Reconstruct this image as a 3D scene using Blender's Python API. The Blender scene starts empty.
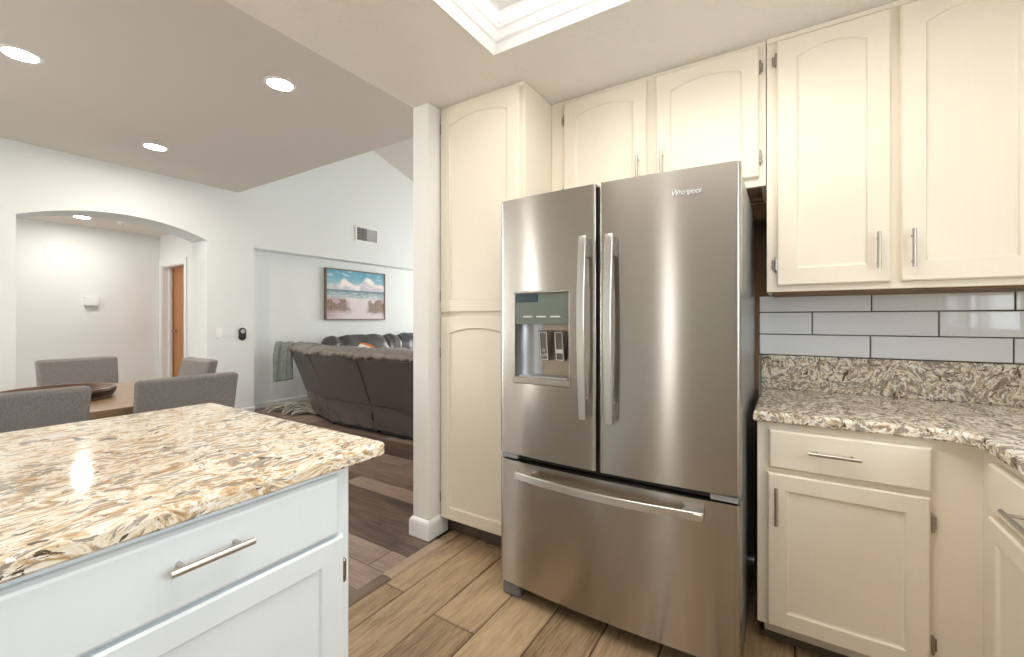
import bpy, bmesh, math, random
from mathutils import Vector, Matrix, noise
random.seed(7)
S = bpy.context.scene
COL = S.collection
PI = math.pi

# ------------------------------------------------------------------ camera
cam_d = bpy.data.cameras.new('camera')
cam = bpy.data.objects.new('camera', cam_d); COL.objects.link(cam)
cam_d.sensor_width = 36.0
cam_d.lens = 430.0 / 1024.0 * 36.0
cam_d.shift_y = -9.0 / 1024.0
cam_d.clip_start = 0.02
cam.location = (0, 0, 1.16)
cam.rotation_euler = (PI/2, 0, math.radians(32.4))
S.camera = cam

# ------------------------------------------------------------------ world, daylight, exposure
W = bpy.data.worlds.new('sky'); S.world = W; W.use_nodes = True
bg = W.node_tree.nodes['Background']
bg.inputs[0].default_value = (0.88, 0.94, 1.0, 1)
bg.inputs[1].default_value = 2.0
S.view_settings.view_transform = 'Standard'
S.view_settings.look = 'None'
S.view_settings.exposure = 0.0
S.view_settings.gamma = 1.0
S.view_settings.use_curve_mapping = False
try:
    S.cycles.max_bounces = 10; S.cycles.diffuse_bounces = 6; S.cycles.sample_clamp_indirect = 6.0
except Exception: pass

def daylight(name, loc, rot, sx, sy, power, col=(1.0, 0.985, 0.955)):
    l = bpy.data.lights.new(name, 'AREA'); l.shape = 'RECTANGLE'; l.size = sx; l.size_y = sy
    l.energy = power; l.color = col
    o = bpy.data.objects.new(name, l); COL.objects.link(o); o.location = loc; o.rotation_euler = rot
    return o
# daylight coming in at window openings, some of them added for their light (area lights lie just outside the glass)
daylight('daylight_sink_window', (1.30, 0.40, 1.55), (0, PI/2, 0), .95, 1.4, 24, (.86, .94, 1.0))
daylight('added_streak_light_left', (-4.04, -2.80, 1.06), (PI/2, 0, 0), .28, 2.0, 42)  # added narrow source, shaped for the streak on the left steel door
daylight('added_dining_fill', (-5.80, -2.15, 1.475), (0, -PI/2, 0), 1.25, .62, 105)  # added fill for the dining room, kept out of the steel reflections
daylight('added_streak_light_right', (-.80, -2.80, 1.15), (PI/2, 0, 0), .16, 1.7, 7)  # added narrow source, shaped for the streak on the right steel door
daylight('daylight_living_window', (-3.9, 8.20, 1.5), (-PI/2, 0, 0), 2.9, 1.5, 190)
daylight('added_hall_fill', (-7.0, -1.80, 1.4), (PI/2, 0, 0), .75, 1.7, 36, (1.0, .98, .95))  # added fill to brighten the hall, out of view

# ------------------------------------------------------------------ node material helpers
class NM:
    def __init__(self, name):
        self.m = bpy.data.materials.new(name); self.m.use_nodes = True
        self.t = self.m.node_tree; self.n = self.t.nodes; self.l = self.t.links
        self.b = self.n['Principled BSDF']
    def node(self, typ, **kw):
        n = self.n.new(typ)
        for k, v in kw.items():
            if k.startswith('_'): setattr(n, k[1:], v)
            else: self.set(n, k, v)
        return n
    def set(self, n, k, v):
        k = int(k[1:]) if (k[0] == 'i' and k[1:].isdigit()) else k
        s = n.inputs[k]
        if isinstance(v, bpy.types.NodeSocket): self.l.new(v, s)
        elif isinstance(v, (tuple, list)) and s.type == 'RGBA' and len(v) == 3: s.default_value = (*v, 1)
        else: s.default_value = v
    def coord(self, which='Object'):
        return self.node('ShaderNodeTexCoord').outputs[which]
    def mapping(self, vec, scale=(1, 1, 1), rot=(0, 0, 0), loc=(0, 0, 0)):
        return self.node('ShaderNodeMapping', Vector=vec, Scale=scale, Rotation=rot, Location=loc).outputs[0]
    def noise(self, vec, scale=5, detail=3, rough=.55, dist=0):
        return self.node('ShaderNodeTexNoise', Vector=vec, Scale=scale, Detail=detail, Roughness=rough, Distortion=dist)
    def ramp(self, fac, stops, interp='LINEAR'):
        r = self.node('ShaderNodeValToRGB'); cr = r.color_ramp; cr.interpolation = interp
        while len(cr.elements) < len(stops): cr.elements.new(0.5)
        for e, (p, c) in zip(cr.elements, stops):
            e.position = p; e.color = (*c, 1) if len(c) == 3 else c
        self.l.new(fac, r.inputs[0]); return r.outputs[0]
    def mix(self, fac, a, b, mode='MIX'):
        n = self.node('ShaderNodeMix', _data_type='RGBA', _blend_type=mode)
        self.set(n, 'i0', fac)
        for i, v in ((6, a), (7, b)):
            if isinstance(v, bpy.types.NodeSocket): self.l.new(v, n.inputs[i])
            else: n.inputs[i].default_value = (*v, 1)
        return n.outputs[2]
    def math(self, op, a, b=0.0):
        n = self.node('ShaderNodeMath', _operation=op); self.set(n, 'i0', a); self.set(n, 'i1', b); return n.outputs[0]
    def bump(self, h, strength=.2, dist=.01):
        n = self.node('ShaderNodeBump', Strength=strength, Distance=dist, Height=h)
        self.l.new(n.outputs[0], self.b.inputs['Normal'])
    def base(self, c): self.set(self.b, 'Base Color', c)

def plain(name, col, rough=.5, metal=0.0, spec=None, bump=None):
    k = NM(name); k.base(col); k.b.inputs['Roughness'].default_value = rough
    k.b.inputs['Metallic'].default_value = metal
    if spec is not None: k.b.inputs['Specular IOR Level'].default_value = spec
    if bump:
        sc, st, di = bump
        k.bump(k.noise(k.coord(), sc, 3).outputs[0], st, di)
    return k.m

def emis(name, col, strength):
    k = NM(name); k.base((.9, .9, .9))
    k.b.inputs['Emission Color'].default_value = (*col, 1); k.b.inputs['Emission Strength'].default_value = strength
    return k.m

def cabinet_paint(name, col, g=.978, bs=.05):
    k = NM(name)
    v = k.mapping(k.coord(), scale=(60, 60, 3))
    n = k.noise(v, 1.5, 4, .6, .4)
    k.base(k.ramp(n.outputs[0], [(.3, tuple(c*g for c in col)), (.7, col)]))
    k.b.inputs['Roughness'].default_value = .38
    k.bump(n.outputs[0], bs, .002)
    return k.m

def quartz(name, gold, grey_t, dark_t):
    k = NM(name); co = k.coord()
    warp = k.noise(co, 5, 2).outputs['Color']
    v = k.node('ShaderNodeVectorMath', _operation='MULTIPLY_ADD'); k.set(v, 'i0', warp); v.inputs[1].default_value = (.16, .16, .16); k.set(v, 'i2', co)
    vv = v.outputs[0]
    R3 = (.5, .35, .75)
    big = k.noise(co, 3.2, 2).outputs[0]
    drift = k.math('MULTIPLY', k.math('SUBTRACT', big, .5), .30)
    # cream ground with elongated flakes
    n1 = k.noise(k.mapping(vv, scale=(1.0, .42, 1.0), rot=R3), 35, 4, .62, .8).outputs[0]
    g = lambda c: tuple(x*(1-gold)+y*gold for x, y in zip((sum(c)/3*1.03, sum(c)/3*.98, sum(c)/3*.90), c))
    c = k.ramp(n1, [(.33, g((.28, .165, .075))), (.405, g((.50, .33, .17))), (.46, g((.66, .50, .32))), (.505, (.79, .69, .54)), (.555, (.86, .79, .68)), (.60, g((.64, .48, .30))), (.68, g((.46, .31, .165))), (.76, g((.30, .18, .085)))])
    # grey drifts
    n2 = k.noise(k.mapping(vv, scale=(1.0, .4, 1.0), rot=R3, loc=(3, 1, 2)), 46, 3, .62, 1.0).outputs[0]
    m2 = k.ramp(k.math('ADD', n2, drift), [(grey_t, (0, 0, 0)), (grey_t+.035, (.9, .9, .9))])
    c = k.mix(m2, c, (.285, .24, .195))
    # white chips
    n4 = k.noise(k.mapping(vv, scale=(1, .5, 1), rot=R3, loc=(5, 7, 3)), 74, 3, .6, .5).outputs[0]
    m4 = k.ramp(n4, [(.57, (0, 0, 0)), (.61, (1, 1, 1))])
    c = k.mix(m4, c, (.87, .84, .78))
    # dark brown chips, thin streaks and a few lumps
    n3 = k.noise(k.mapping(vv, scale=(1, .5, 1), rot=R3, loc=(9, 4, 1)), 38, 4, .64, 1.0).outputs[0]
    m3 = k.ramp(k.math('SUBTRACT', n3, k.math('MULTIPLY', drift, .5)), [(dark_t, (0, 0, 0)), (dark_t+.02, (1, 1, 1))])
    c = k.mix(m3, c, (.085, .06, .038))
    n5 = k.noise(k.mapping(co, loc=(2, 8, 5)), 17, 3, .55, .4).outputs[0]
    m5 = k.ramp(n5, [(.665, (0, 0, 0)), (.68, (1, 1, 1))])
    k.base(k.mix(m5, c, (.10, .068, .04)))
    k.b.inputs['Roughness'].default_value = .085
    return k.m

def plank_mat(name, stops, grain_scale, along, rough=.4, bumps=.12, var=.22):
    k = NM(name)
    at = k.node('ShaderNodeAttribute', _attribute_name='plank_tone')
    co = k.coord()
    off = k.node('ShaderNodeVectorMath', _operation='MULTIPLY_ADD'); k.set(off, 'i0', at.outputs['Color']); off.inputs[1].default_value = (37, 53, 11); k.set(off, 'i2', co)
    sc = (grain_scale, grain_scale*.07, 1) if along == 'Y' else (grain_scale*.07, grain_scale, 1)
    v = k.mapping(off.outputs[0], scale=sc)
    n = k.noise(v, 1.0, 6, .65, 1.2).outputs[0]
    sc2 = (9, 2.2, 1) if along == 'Y' else (2.2, 9, 1)
    n2 = k.noise(k.mapping(off.outputs[0], scale=sc2), 1.0, 3, .6, .8).outputs[0]
    f = k.math('ADD', k.math('MULTIPLY', n, .62), k.math('MULTIPLY', n2, .38))
    sep = k.node('ShaderNodeSeparateColor'); k.l.new(at.outputs['Color'], sep.inputs[0])
    f = k.math('ADD', f, k.math('MULTIPLY', k.math('SUBTRACT', sep.outputs[1], .5), var))
    k.base(k.ramp(f, stops)); k.b.inputs['Roughness'].default_value = rough
    k.bump(n, bumps, .003)
    return k.m

def steel(name, col=(.45, .415, .375), rough=.23, aniso=.95, rot=0.25):
    k = NM(name)
    co = k.coord()
    n = k.noise(k.mapping(co, scale=(1.5, 1.5, 900)), 1.0, 2, .5).outputs[0]
    k.base(k.mix(n, tuple(c*.95 for c in col), col))
    k.b.inputs['Metallic'].default_value = 1.0
    k.b.inputs['Roughness'].default_value = rough
    k.b.inputs['Anisotropic'].default_value = aniso
    k.b.inputs['Anisotropic Rotation'].default_value = rot
    tg = k.node('ShaderNodeTangent', _direction_type='RADIAL', _axis='Z')
    k.l.new(tg.outputs[0], k.b.inputs['Tangent'])
    return k.m

def fabric(name, col, col2, scale=420):
    k = NM(name); co = k.coord()
    n = k.noise(co, scale, 2, .6).outputs[0]
    w = k.noise(k.mapping(co, scale=(1, 1, .15)), scale*.8, 2).outputs[0]
    f = k.math('ADD', k.math('MULTIPLY', n, .5), k.math('MULTIPLY', w, .5))
    k.base(k.ramp(f, [(.38, col2), (.62, col)]))
    k.b.inputs['Roughness'].default_value = .95
    k.b.inputs['Specular IOR Level'].default_value = .15
    k.bump(f, .25, .002)
    return k.m

M = {}
M['wall'] = plain('wall_paint', (.75, .785, .772), .85, bump=(160, .12, .003))
M['warmwall'] = plain('partition_paint', (.80, .785, .75), .8, bump=(90, .30, .004))
M['hallwall'] = plain('hall_paint', (.84, .85, .83), .85, bump=(160, .1, .003))
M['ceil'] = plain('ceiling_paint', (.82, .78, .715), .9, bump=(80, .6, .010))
M['shadedceil'] = plain('shaded_smooth_ceiling_paint', (.65, .605, .555), .9)  # same white as the kitchen ceiling, dimmer light put into the colour
M['white'] = plain('white_trim', (.86, .855, .84), .4)
M['moulding'] = plain('bright_white_moulding', (.93, .925, .91), .5)
M['cream'] = cabinet_paint('cream_cabinet_paint', (.82, .74, .612))
M['bluewhite'] = cabinet_paint('white_cabinet_paint', (.775, .825, .855), .985, .04)
M['rawwood'] = plain('raw_wood', (.20, .115, .055), .7, bump=(30, .2, .004))
M['rawlight'] = plain('raw_wood_light', (.36, .24, .14), .7, bump=(30, .2, .004))
M['toe'] = plain('toe_kick_vinyl', (.10, .075, .055), .6)
M['quartz'] = quartz('speckled_quartz', .62, .525, .60)
M['warmlitquartz'] = quartz('warm_lit_speckled_quartz', 1.0, .57, .64)  # same stone as the other worktop, warm reflected light put into its colour
M['tile'] = plain('glossy_white_tile', (.88, .905, .93), .04, spec=.8)
M['grout'] = plain('grey_grout', (.10, .08, .065), .9)
M['floortile'] = plank_mat('wood_look_tile', [(.30, (.115, .07, .037)), (.42, (.235, .158, .09)), (.53, (.365, .255, .15)), (.68, (.46, .335, .205))], 95, 'Y', .36, .18, .13)
M['floorgrout'] = plain('floor_grout', (.07, .045, .028), .9)
M['vinyl'] = plank_mat('vinyl_plank', [(.25, (.06, .038, .03)), (.42, (.145, .098, .075)), (.58, (.235, .168, .132)), (.75, (.34, .255, .205))], 60, 'X', .35, var=.36)
M['stripdark'] = plank_mat('transition_dark', [(.3, (.09, .055, .04)), (.7, (.20, .14, .10))], 60, 'Y')
M['striplight'] = plank_mat('transition_light', [(.3, (.30, .21, .14)), (.7, (.45, .34, .24))], 60, 'Y')
M['steel'] = steel('brushed_steel')
M['steelh'] = plain('satin_steel', (.66, .64, .61), .28, 1.0)
M['plate'] = plain('nameplate_silver', (.66, .65, .63), .35)
M['nickel'] = plain('satin_nickel', (.52, .48, .44), .3, 1.0)
M['darkmetal'] = plain('hinge_metal', (.42, .38, .34), .22, 1.0)
M['fridgeside'] = plain('grey_fridge_side', (.33, .34, .35), .3, .6, bump=(260, .1, .002))
M['black'] = plain('black_gasket', (.012, .012, .012), .6)
M['greyplastic'] = plain('grey_plastic', (.17, .165, .165), .45)
M['panelgreen'] = plain('dispenser_glass', (.135, .155, .13), .12)
M['paneldark'] = plain('dispenser_display', (.018, .045, .05), .15)
M['panelmark'] = plain('panel_print', (.62, .62, .58), .5)
M['silver'] = plain('dispenser_silver', (.42, .43, .45), .32, .8)
M['bezel'] = plain('dispenser_bezel', (.42, .38, .335), .3, .9)
M['dispback'] = plain('dispenser_bronze', (.30, .24, .185), .35, .6)
M['paddle'] = plain('paddle_dark', (.12, .10, .09), .4)
M['leather'] = plain('brown_grey_leather', (.15, .125, .11), .30, bump=(240, .15, .002))
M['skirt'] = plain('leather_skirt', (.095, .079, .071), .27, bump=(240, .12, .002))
M['darkleather'] = plain('dark_leather', (.052, .052, .058), .32, bump=(200, .15, .002))
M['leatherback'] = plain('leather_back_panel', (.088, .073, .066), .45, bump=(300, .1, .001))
M['chair'] = fabric('grey_linen', (.27, .25, .24), (.17, .158, .15))
M['table'] = plank_mat('table_wood', [(.3, (.17, .10, .05)), (.6, (.30, .195, .11)), (.8, (.38, .26, .16))], 40, 'Y', .3)
M['tabledark'] = plain('table_dark_layer', (.12, .07, .035), .4)
M['traywood'] = plain('tray_wood', (.115, .06, .032), .3, bump=(40, .2, .003))
M['iron'] = plain('dark_iron', (.03, .025, .022), .5, .5)
M['doorwood'] = plain('orange_wood_door', (.46, .20, .075), .4, bump=(20, .1, .003))
M['throw'] = fabric('grey_green_throw', (.27, .30, .275), (.15, .175, .16), 90)
M['rope'] = fabric('beige_grey_fringe', (.52, .48, .42), (.20, .18, .155), 60)
M['orange'] = fabric('orange_fabric', (.75, .20, .035), (.6, .15, .03))
M['whitefab'] = fabric('white_fabric', (.8, .78, .74), (.7, .68, .64))
M['ventdark'] = plain('vent_dark', (.03, .03, .03), .7)
M['ventgrey'] = plain('vent_grey', (.42, .42, .42), .6)
M['plastic'] = plain('white_plastic', (.87, .88, .88), .35)
M['blackplastic'] = plain('black_plastic', (.012, .013, .015), .25)
_k = NM('window_glass')
_tr = _k.node('ShaderNodeBsdfTransparent'); _gl = _k.node('ShaderNodeBsdfGlossy', Roughness=0.0); _fr = _k.node('ShaderNodeFresnel', IOR=1.45)
_mx = _k.node('ShaderNodeMixShader'); _ge = _k.node('ShaderNodeNewGeometry'); _k.l.new(_k.math('SUBTRACT', 1.45, _k.math('MULTIPLY', _ge.outputs['Backfacing'], 1.45-1/1.45)), _fr.inputs['IOR'])
_k.l.new(_fr.outputs[0], _mx.inputs[0]); _k.l.new(_tr.outputs[0], _mx.inputs[1]); _k.l.new(_gl.outputs[0], _mx.inputs[2])
_k.l.new(_mx.outputs[0], _k.n['Material Output'].inputs[0]); M['glass'] = _k.m
M['lamp'] = emis('lamp_lens', (1.0, .93, .84), 330)
M['halllamp'] = emis('hall_lamp_lens', (1.0, .96, .91), 270)
M['diffuser'] = emis('light_box_diffuser', (1.0, .955, .895), 7.0)

# ------------------------------------------------------------------ mesh helpers
class MB:
    def __init__(s): s.v = []; s.f = []; s.mi = []; s.cur = 0
    def quad(s, *p):
        i = len(s.v); s.v += [tuple(q) for q in p]; s.f.append(tuple(range(i, i+len(p)))); s.mi.append(s.cur); return s
    def box(s, x0, x1, y0, y1, z0, z1, M4=None):
        i = len(s.v)
        P = [(x0, y0, z0), (x1, y0, z0), (x1, y1, z0), (x0, y1, z0), (x0, y0, z1), (x1, y0, z1), (x1, y1, z1), (x0, y1, z1)]
        if M4 is not None: P = [tuple(M4 @ Vector(p)) for p in P]
        s.v += P
        for q in ((3, 2, 1, 0), (4, 5, 6, 7), (0, 1, 5, 4), (1, 2, 6, 5), (2, 3, 7, 6), (3, 0, 4, 7)):
            s.f.append(tuple(i+k for k in q)); s.mi.append(s.cur)
        return s
    def loft(s, rings, closed=True, cap=True):
        n = len(rings[0]); i0 = len(s.v)
        for r in rings: s.v += [tuple(p) for p in r]
        for a in range(len(rings)-1):
            for b in range(n if closed else n-1):
                c = (b+1) % n
                s.f.append((i0+a*n+b, i0+a*n+c, i0+(a+1)*n+c, i0+(a+1)*n+b)); s.mi.append(s.cur)
        if cap:
            s.f.append(tuple(i0+k for k in reversed(range(n)))); s.mi.append(s.cur)
            s.f.append(tuple(i0+(len(rings)-1)*n+k for k in range(n))); s.mi.append(s.cur)
        return s
    def cyl(s, p0, p1, r, n=16, r1=None):
        p0 = Vector(p0); p1 = Vector(p1); d = (p1-p0).normalized()
        a = d.orthogonal().normalized(); b = d.cross(a)
        r1 = r if r1 is None else r1
        ring = lambda p, rr: [p + (a*math.cos(t)+b*math.sin(t))*rr for t in (2*PI*k/n for k in range(n))]
        return s.loft([ring(p0, r), ring(p1, r1)])
    def tube(s, pts, r, n=8):
        pts = [Vector(p) for p in pts]; rings = []
        up = Vector((0.123, 0.31, 0.94)).normalized()
        for i, p in enumerate(pts):
            d = (pts[min(i+1, len(pts)-1)] - pts[max(i-1, 0)]).normalized()
            a = d.cross(up).normalized(); b = d.cross(a)
            rr = r[i] if isinstance(r, (list, tuple)) else r
            rings.append([p + (a*math.cos(t)+b*math.sin(t))*rr for t in (2*PI*k/n for k in range(n))])
        return s.loft(rings)
    def lathe(s, prof, n=48, c=(0, 0, 0), sx=1.0, sy=1.0):
        rings = []
        for k in range(n):
            t = 2*PI*k/n
            rings.append([(c[0]+r*math.cos(t)*sx, c[1]+r*math.sin(t)*sy, c[2]+z) for r, z in prof])
        i0 = len(s.v); m = len(prof)
        for r in rings: s.v += r
        for k in range(n):
            k2 = (k+1) % n
            for j in range(m-1):
                s.f.append((i0+k*m+j, i0+k2*m+j, i0+k2*m+j+1, i0+k*m+j+1)); s.mi.append(s.cur)
        return s

def obj(name, mb, mat, parent=None, bevel=0, seg=2, smooth=False, loc=None, rot=None, label=None, weld=True, angle=35):
    me = bpy.data.meshes.new(name)
    me.from_pydata([tuple(v) for v in mb.v], [], mb.f)
    mats = mat if isinstance(mat, (list, tuple)) else [mat]
    for m in mats: me.materials.append(m)
    for p, i in zip(me.polygons, mb.mi): p.material_index = i
    bm = bmesh.new(); bm.from_mesh(me)
    if weld: bmesh.ops.remove_doubles(bm, verts=bm.verts, dist=1e-5)
    bmesh.ops.recalc_face_normals(bm, faces=bm.faces)
    bm.to_mesh(me); bm.free()
    o = bpy.data.objects.new(name, me); COL.objects.link(o)
    if parent is not None: o.parent = parent
    if loc is not None: o.location = loc
    if rot is not None: o.rotation_euler = rot
    if bevel:
        md = o.modifiers.new('bevel', 'BEVEL'); md.width = bevel; md.segments = seg; md.limit_method = 'ANGLE'; md.angle_limit = math.radians(35)
        md.harden_normals = False
    if smooth:
        for p in me.polygons: p.use_smooth = True
        try: me.set_sharp_from_angle(angle=math.radians(angle))
        except Exception: pass
    if label: o['label'] = label
    return o

def tag(o, label, cat, group=None):
    o['label'] = label; o['category'] = cat
    if group: o['group'] = group
    return o
def thing(name, label, cat, loc=(0, 0, 0), rot=0.0, group=None):
    o = bpy.data.objects.new(name, None); COL.objects.link(o); o.location = loc; o.rotation_euler = (0, 0, rot)
    o.empty_display_size = .1
    return tag(o, label, cat, group)
def struct(name, mb, mat, **kw):
    o = obj(name, mb, mat, **kw); o['kind'] = 'structure'; return o
def dup(root, loc, rot=None, label=None):
    r = root.copy(); COL.objects.link(r); r.location = loc
    if rot is not None: r.rotation_euler = (0, 0, rot)
    if label: r['label'] = label
    for ch in list(root.children):
        c = ch.copy(); COL.objects.link(c); c.parent = r
        for g in list(ch.children):
            d = g.copy(); COL.objects.link(d); d.parent = c
    return r

# ================================================================== STRUCTURE
XA = -5.612      # face of the arch wall
def planks(name, mat, x0, x1, y0, y1, width, length, along, phase, gap, grout, z=0.0):
    """floor boards: every board a bevelled tile with its own random tone, bedded in grout"""
    mb = MB(); tones = []
    mb.cur = 1; mb.quad((x0, y0, z-.004), (x1, y0, z-.004), (x1, y1, z-.004), (x0, y1, z-.004)); tones.append((0, 0, 0))
    mb.quad((x0, y0, z-.06), (x0, y1, z-.06), (x1, y1, z-.06), (x1, y0, z-.06)); tones.append((0, 0, 0))
    mb.cur = 0
    a0, a1, b0, b1 = (x0, x1, y0, y1) if along == 'Y' else (y0, y1, x0, x1)
    k0 = math.floor((a0-phase)/width)
    k = k0
    rnd = random.Random(11)
    while phase+k*width < a1:
        w0, w1 = max(a0, phase+k*width), min(a1, phase+(k+1)*width)
        st = b0 - length*rnd.random()
        if name == 'floor':
            st = {-8: 1.30-4*length, -7: .60-3*length, -6: 1.265-4*length}.get(k, st)
        p = st
        while p < b1:
            s0, s1 = max(b0, p), min(b1, p+length)
            p += length
            if s1-s0 < .01 or w1-w0 < .01: continue
            g = gap/2
            A, B, Cc, D = (w0+g, w1-g, s0+g, s1-g)
            e = gap*.5
            t = (rnd.random(), rnd.random(), rnd.random())
            def pt(a, b, zz): return (a, b, zz) if along == 'Y' else (b, a, zz)
            top = [pt(A+e, Cc+e, z), pt(B-e, Cc+e, z), pt(B-e, D-e, z), pt(A+e, D-e, z)]
            bot = [pt(A, Cc, z-.004), pt(B, Cc, z-.004), pt(B, D, z-.004), pt(A, D, z-.004)]
            mb.quad(*top); tones.append(t)
            for q in range(4):
                r = (q+1) % 4
                mb.quad(bot[q], bot[r], top[r], top[q]); tones.append(t)
        k += 1
    o = struct(name, mb, [mat, grout], weld=False)
    at = o.data.attributes.new('plank_tone', 'FLOAT_COLOR', 'FACE')
    for i, t in enumerate(tones): at.data[i].color = (*t, 1)
    return o
planks('floor', M['floortile'], -1.485, 1.12, -2.6, 2.38, .2, 1.2, 'Y', .03, .005, M['floorgrout'])
planks('floor.001', M['vinyl'], -8.3, -1.545, -2.6, 8.0, .15, 1.2, 'X', .0, .002, M['floorgrout'])
def strip(name, mat, y0, y1):
    mb = MB(); prof = [(-1.548, 0), (-1.543, .006), (-1.515, .009), (-1.488, .006), (-1.482, 0), (-1.482, -.05), (-1.548, -.05)]
    mb.loft([[(x, y0, z) for x, z in prof], [(x, y1, z) for x, z in prof]])
    o = struct(name, mb, mat)
    at = o.data.attributes.new('plank_tone', 'FLOAT_COLOR', 'FACE')
    for d_ in at.data: d_.color = (.4, .5, .2, 1)
strip('trim_1', M['stripdark'], -2.6, 1.33)
strip('trim_2', M['striplight'], 1.331, 1.70)
planks('floor.002', M['floortile'], -1.585, -1.486, 1.701, 2.38, .2, 1.2, 'Y', .03, .005, M['floorgrout'])

# kitchen walls
b = MB(); b.box(-1.585, 1.24, 2.38, 2.50, 0, 2.60); struct('wall_back', b, M['wall'])
b = MB()   # right wall with sink window opening y -.35..1.15, z 1.05..2.05
b.box(1.12, 1.24, -2.72, -.35, 0, 2.6); b.box(1.12, 1.24, 1.15, 2.5, 0, 2.6); b.box(1.12, 1.24, -.35, 1.15, 0, 1.05); b.box(1.12, 1.24, -.35, 1.15, 2.05, 2.6)
struct('wall_right', b, M['wall'])
b = MB()   # wall behind the camera: two added narrow openings, shaped to streak the steel doors
def holes(b, x0, x1, z1, y0, y1, ops):
    x = x0
    for (a, c, za, zb) in ops:
        b.box(x, a, y0, y1, 0, z1); b.box(a, c, y0, y1, zb, z1)
        if za > 0: b.box(a, c, y0, y1, 0, za)
        x = c
    b.box(x, x1, y0, y1, 0, z1)
holes(b, -6.0, 1.24, 3.0, -2.72, -2.6, [(-4.22, -3.86, 0, 2.08), (-.92, -.68, .25, 2.05)])
struct('wall_front', b, M['wall'])
def window(name, P0, P1, axis, mull=1):
    """frame with mullions and a glass child, filling an opening between two corners"""
    b = MB(); (x0, y0, z0), (x1, y1, z1) = P0, P1; w = .05
    if axis == 'X':
        L0, L1 = x0, x1
        add = lambda a, c, za, zb: b.box(a, c, y0, y1, za, zb)
    else:
        L0, L1 = y0, y1
        add = lambda a, c, za, zb: b.box(x0, x1, a, c, za, zb)
    add(L0, L0+w, z0, z1); add(L1-w, L1, z0, z1); add(L0+w, L1-w, z0, z0+w); add(L0+w, L1-w, z1-w, z1)
    for k in range(mull):
        m = L0+(L1-L0)*(k+1)/(mull+1); add(m-.025, m+.025, z0+w, z1-w)
    o = struct(name, b, M['white'])
    g = MB()
    if axis == 'X': ym = (y0+y1)/2; g.box(L0+w, L1-w, ym-.002, ym+.002, z0+w, z1-w)
    else: xm = (x0+x1)/2; g.box(xm-.002, xm+.002, L0+w, L1-w, z0+w, z1-w)
    q = obj('pane', g, M['glass'], o)
    return o
window('window_1', (1.15, -.35, 1.05), (1.21, 1.15, 2.05), 'Y')
window('added_window_2', (-.92, -2.69, .25), (-.68, -2.63, 2.05), 'X', 0)  # unseen opening added for the right door streak
window('added_window_5', (-5.74, -2.50, .8), (-5.68, -1.80, 2.15), 'Y', 0)  # unseen opening added to let fill light into the dining room
window('added_window_3', (-4.22, -2.69, 0.0), (-3.86, -2.63, 2.08), 'X', 0)  # unseen opening, narrowed for the left door streak

# partition stub between kitchen and living room
b = MB(); b.box(-1.70, -1.585, 1.676, 8.0, 0, 2.306); struct('wall_partition', b, M['warmwall'], bevel=.008, seg=3)
b = MB(); b.box(-1.70, -1.585, 2.5, 8.0, 2.306, 5.0); struct('wall_partition_upper', b, M['wall'])
prof = [(0, 0), (.014, 0), (.014, .075), (.011, .088), (.004, .098), (0, .10)]
b = MB()
path = [(-1.70, 2.60), (-1.70, 1.676), (-1.585, 1.676), (-1.585, 1.815)]
outn = [(-1, 0), (-1, -1), (1, -1), (1, 0)]
b.loft([[(px+nx*o_, py+ny*o_, z) for o_, z in prof] for (px, py), (nx, ny) in zip(path, outn)])
struct('baseboard_partition', b, M['white'])

# arch wall with niche
ya, yb, zs, rise = .841, 2.296, 2.073, .143
NY, NZ, NX = 2.815, 2.058, -5.814
b = MB()
b.box(-5.988, XA, -2.72, -2.50, 0, 5.2); b.box(-5.988, XA, -1.80, ya, 0, 5.2); b.box(-5.988, XA, -2.50, -1.80, 0, .8); b.box(-5.988, XA, -2.50, -1.80, 2.15, 5.2)
b.box(-5.988, XA, yb, NY, 0, 5.2)
b.box(-5.988, XA, NY, 8.0, NZ, 5.2)
b.box(-5.988, NX, NY, 8.0, 0, NZ)
N = 32; cth = yb-ya; R_ = (cth*cth/4+rise*rise)/(2*rise); yc = (ya+yb)/2; zc = zs+rise-R_
arc = [(ya+cth*k/N, zc+math.sqrt(R_*R_-(ya+cth*k/N-yc)**2)) for k in range(N+1)]
for (y0, z0), (y1, z1) in zip(arc[:-1], arc[1:]):
    b.quad((XA, y0, z0), (XA, y1, z1), (XA, y1, 5.2), (XA, y0, 5.2))
    b.quad((-5.988, y0, z0), (-5.988, y1, z1), (-5.988, y1, 5.2), (-5.988, y0, 5.2))
    b.quad((XA, y0, z0), (XA, y1, z1), (-5.988, y1, z1), (-5.988, y0, z0))
struct('wall_left', b, M['wall'])
b = MB()
for (y0, y1) in ((-2.6, ya), (yb, NY)): b.loft([[(XA+o_, y0, z*.75) for o_, z in prof], [(XA+o_, y1, z*.75) for o_, z in prof]])
struct('baseboard_left', b, M['wall'])
b = MB(); b.loft([[(NX+o_, NY, z*.75) for o_, z in prof], [(NX+o_, 8.0, z*.75) for o_, z in prof]]); struct('baseboard_niche', b, M['wall'])

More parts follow.
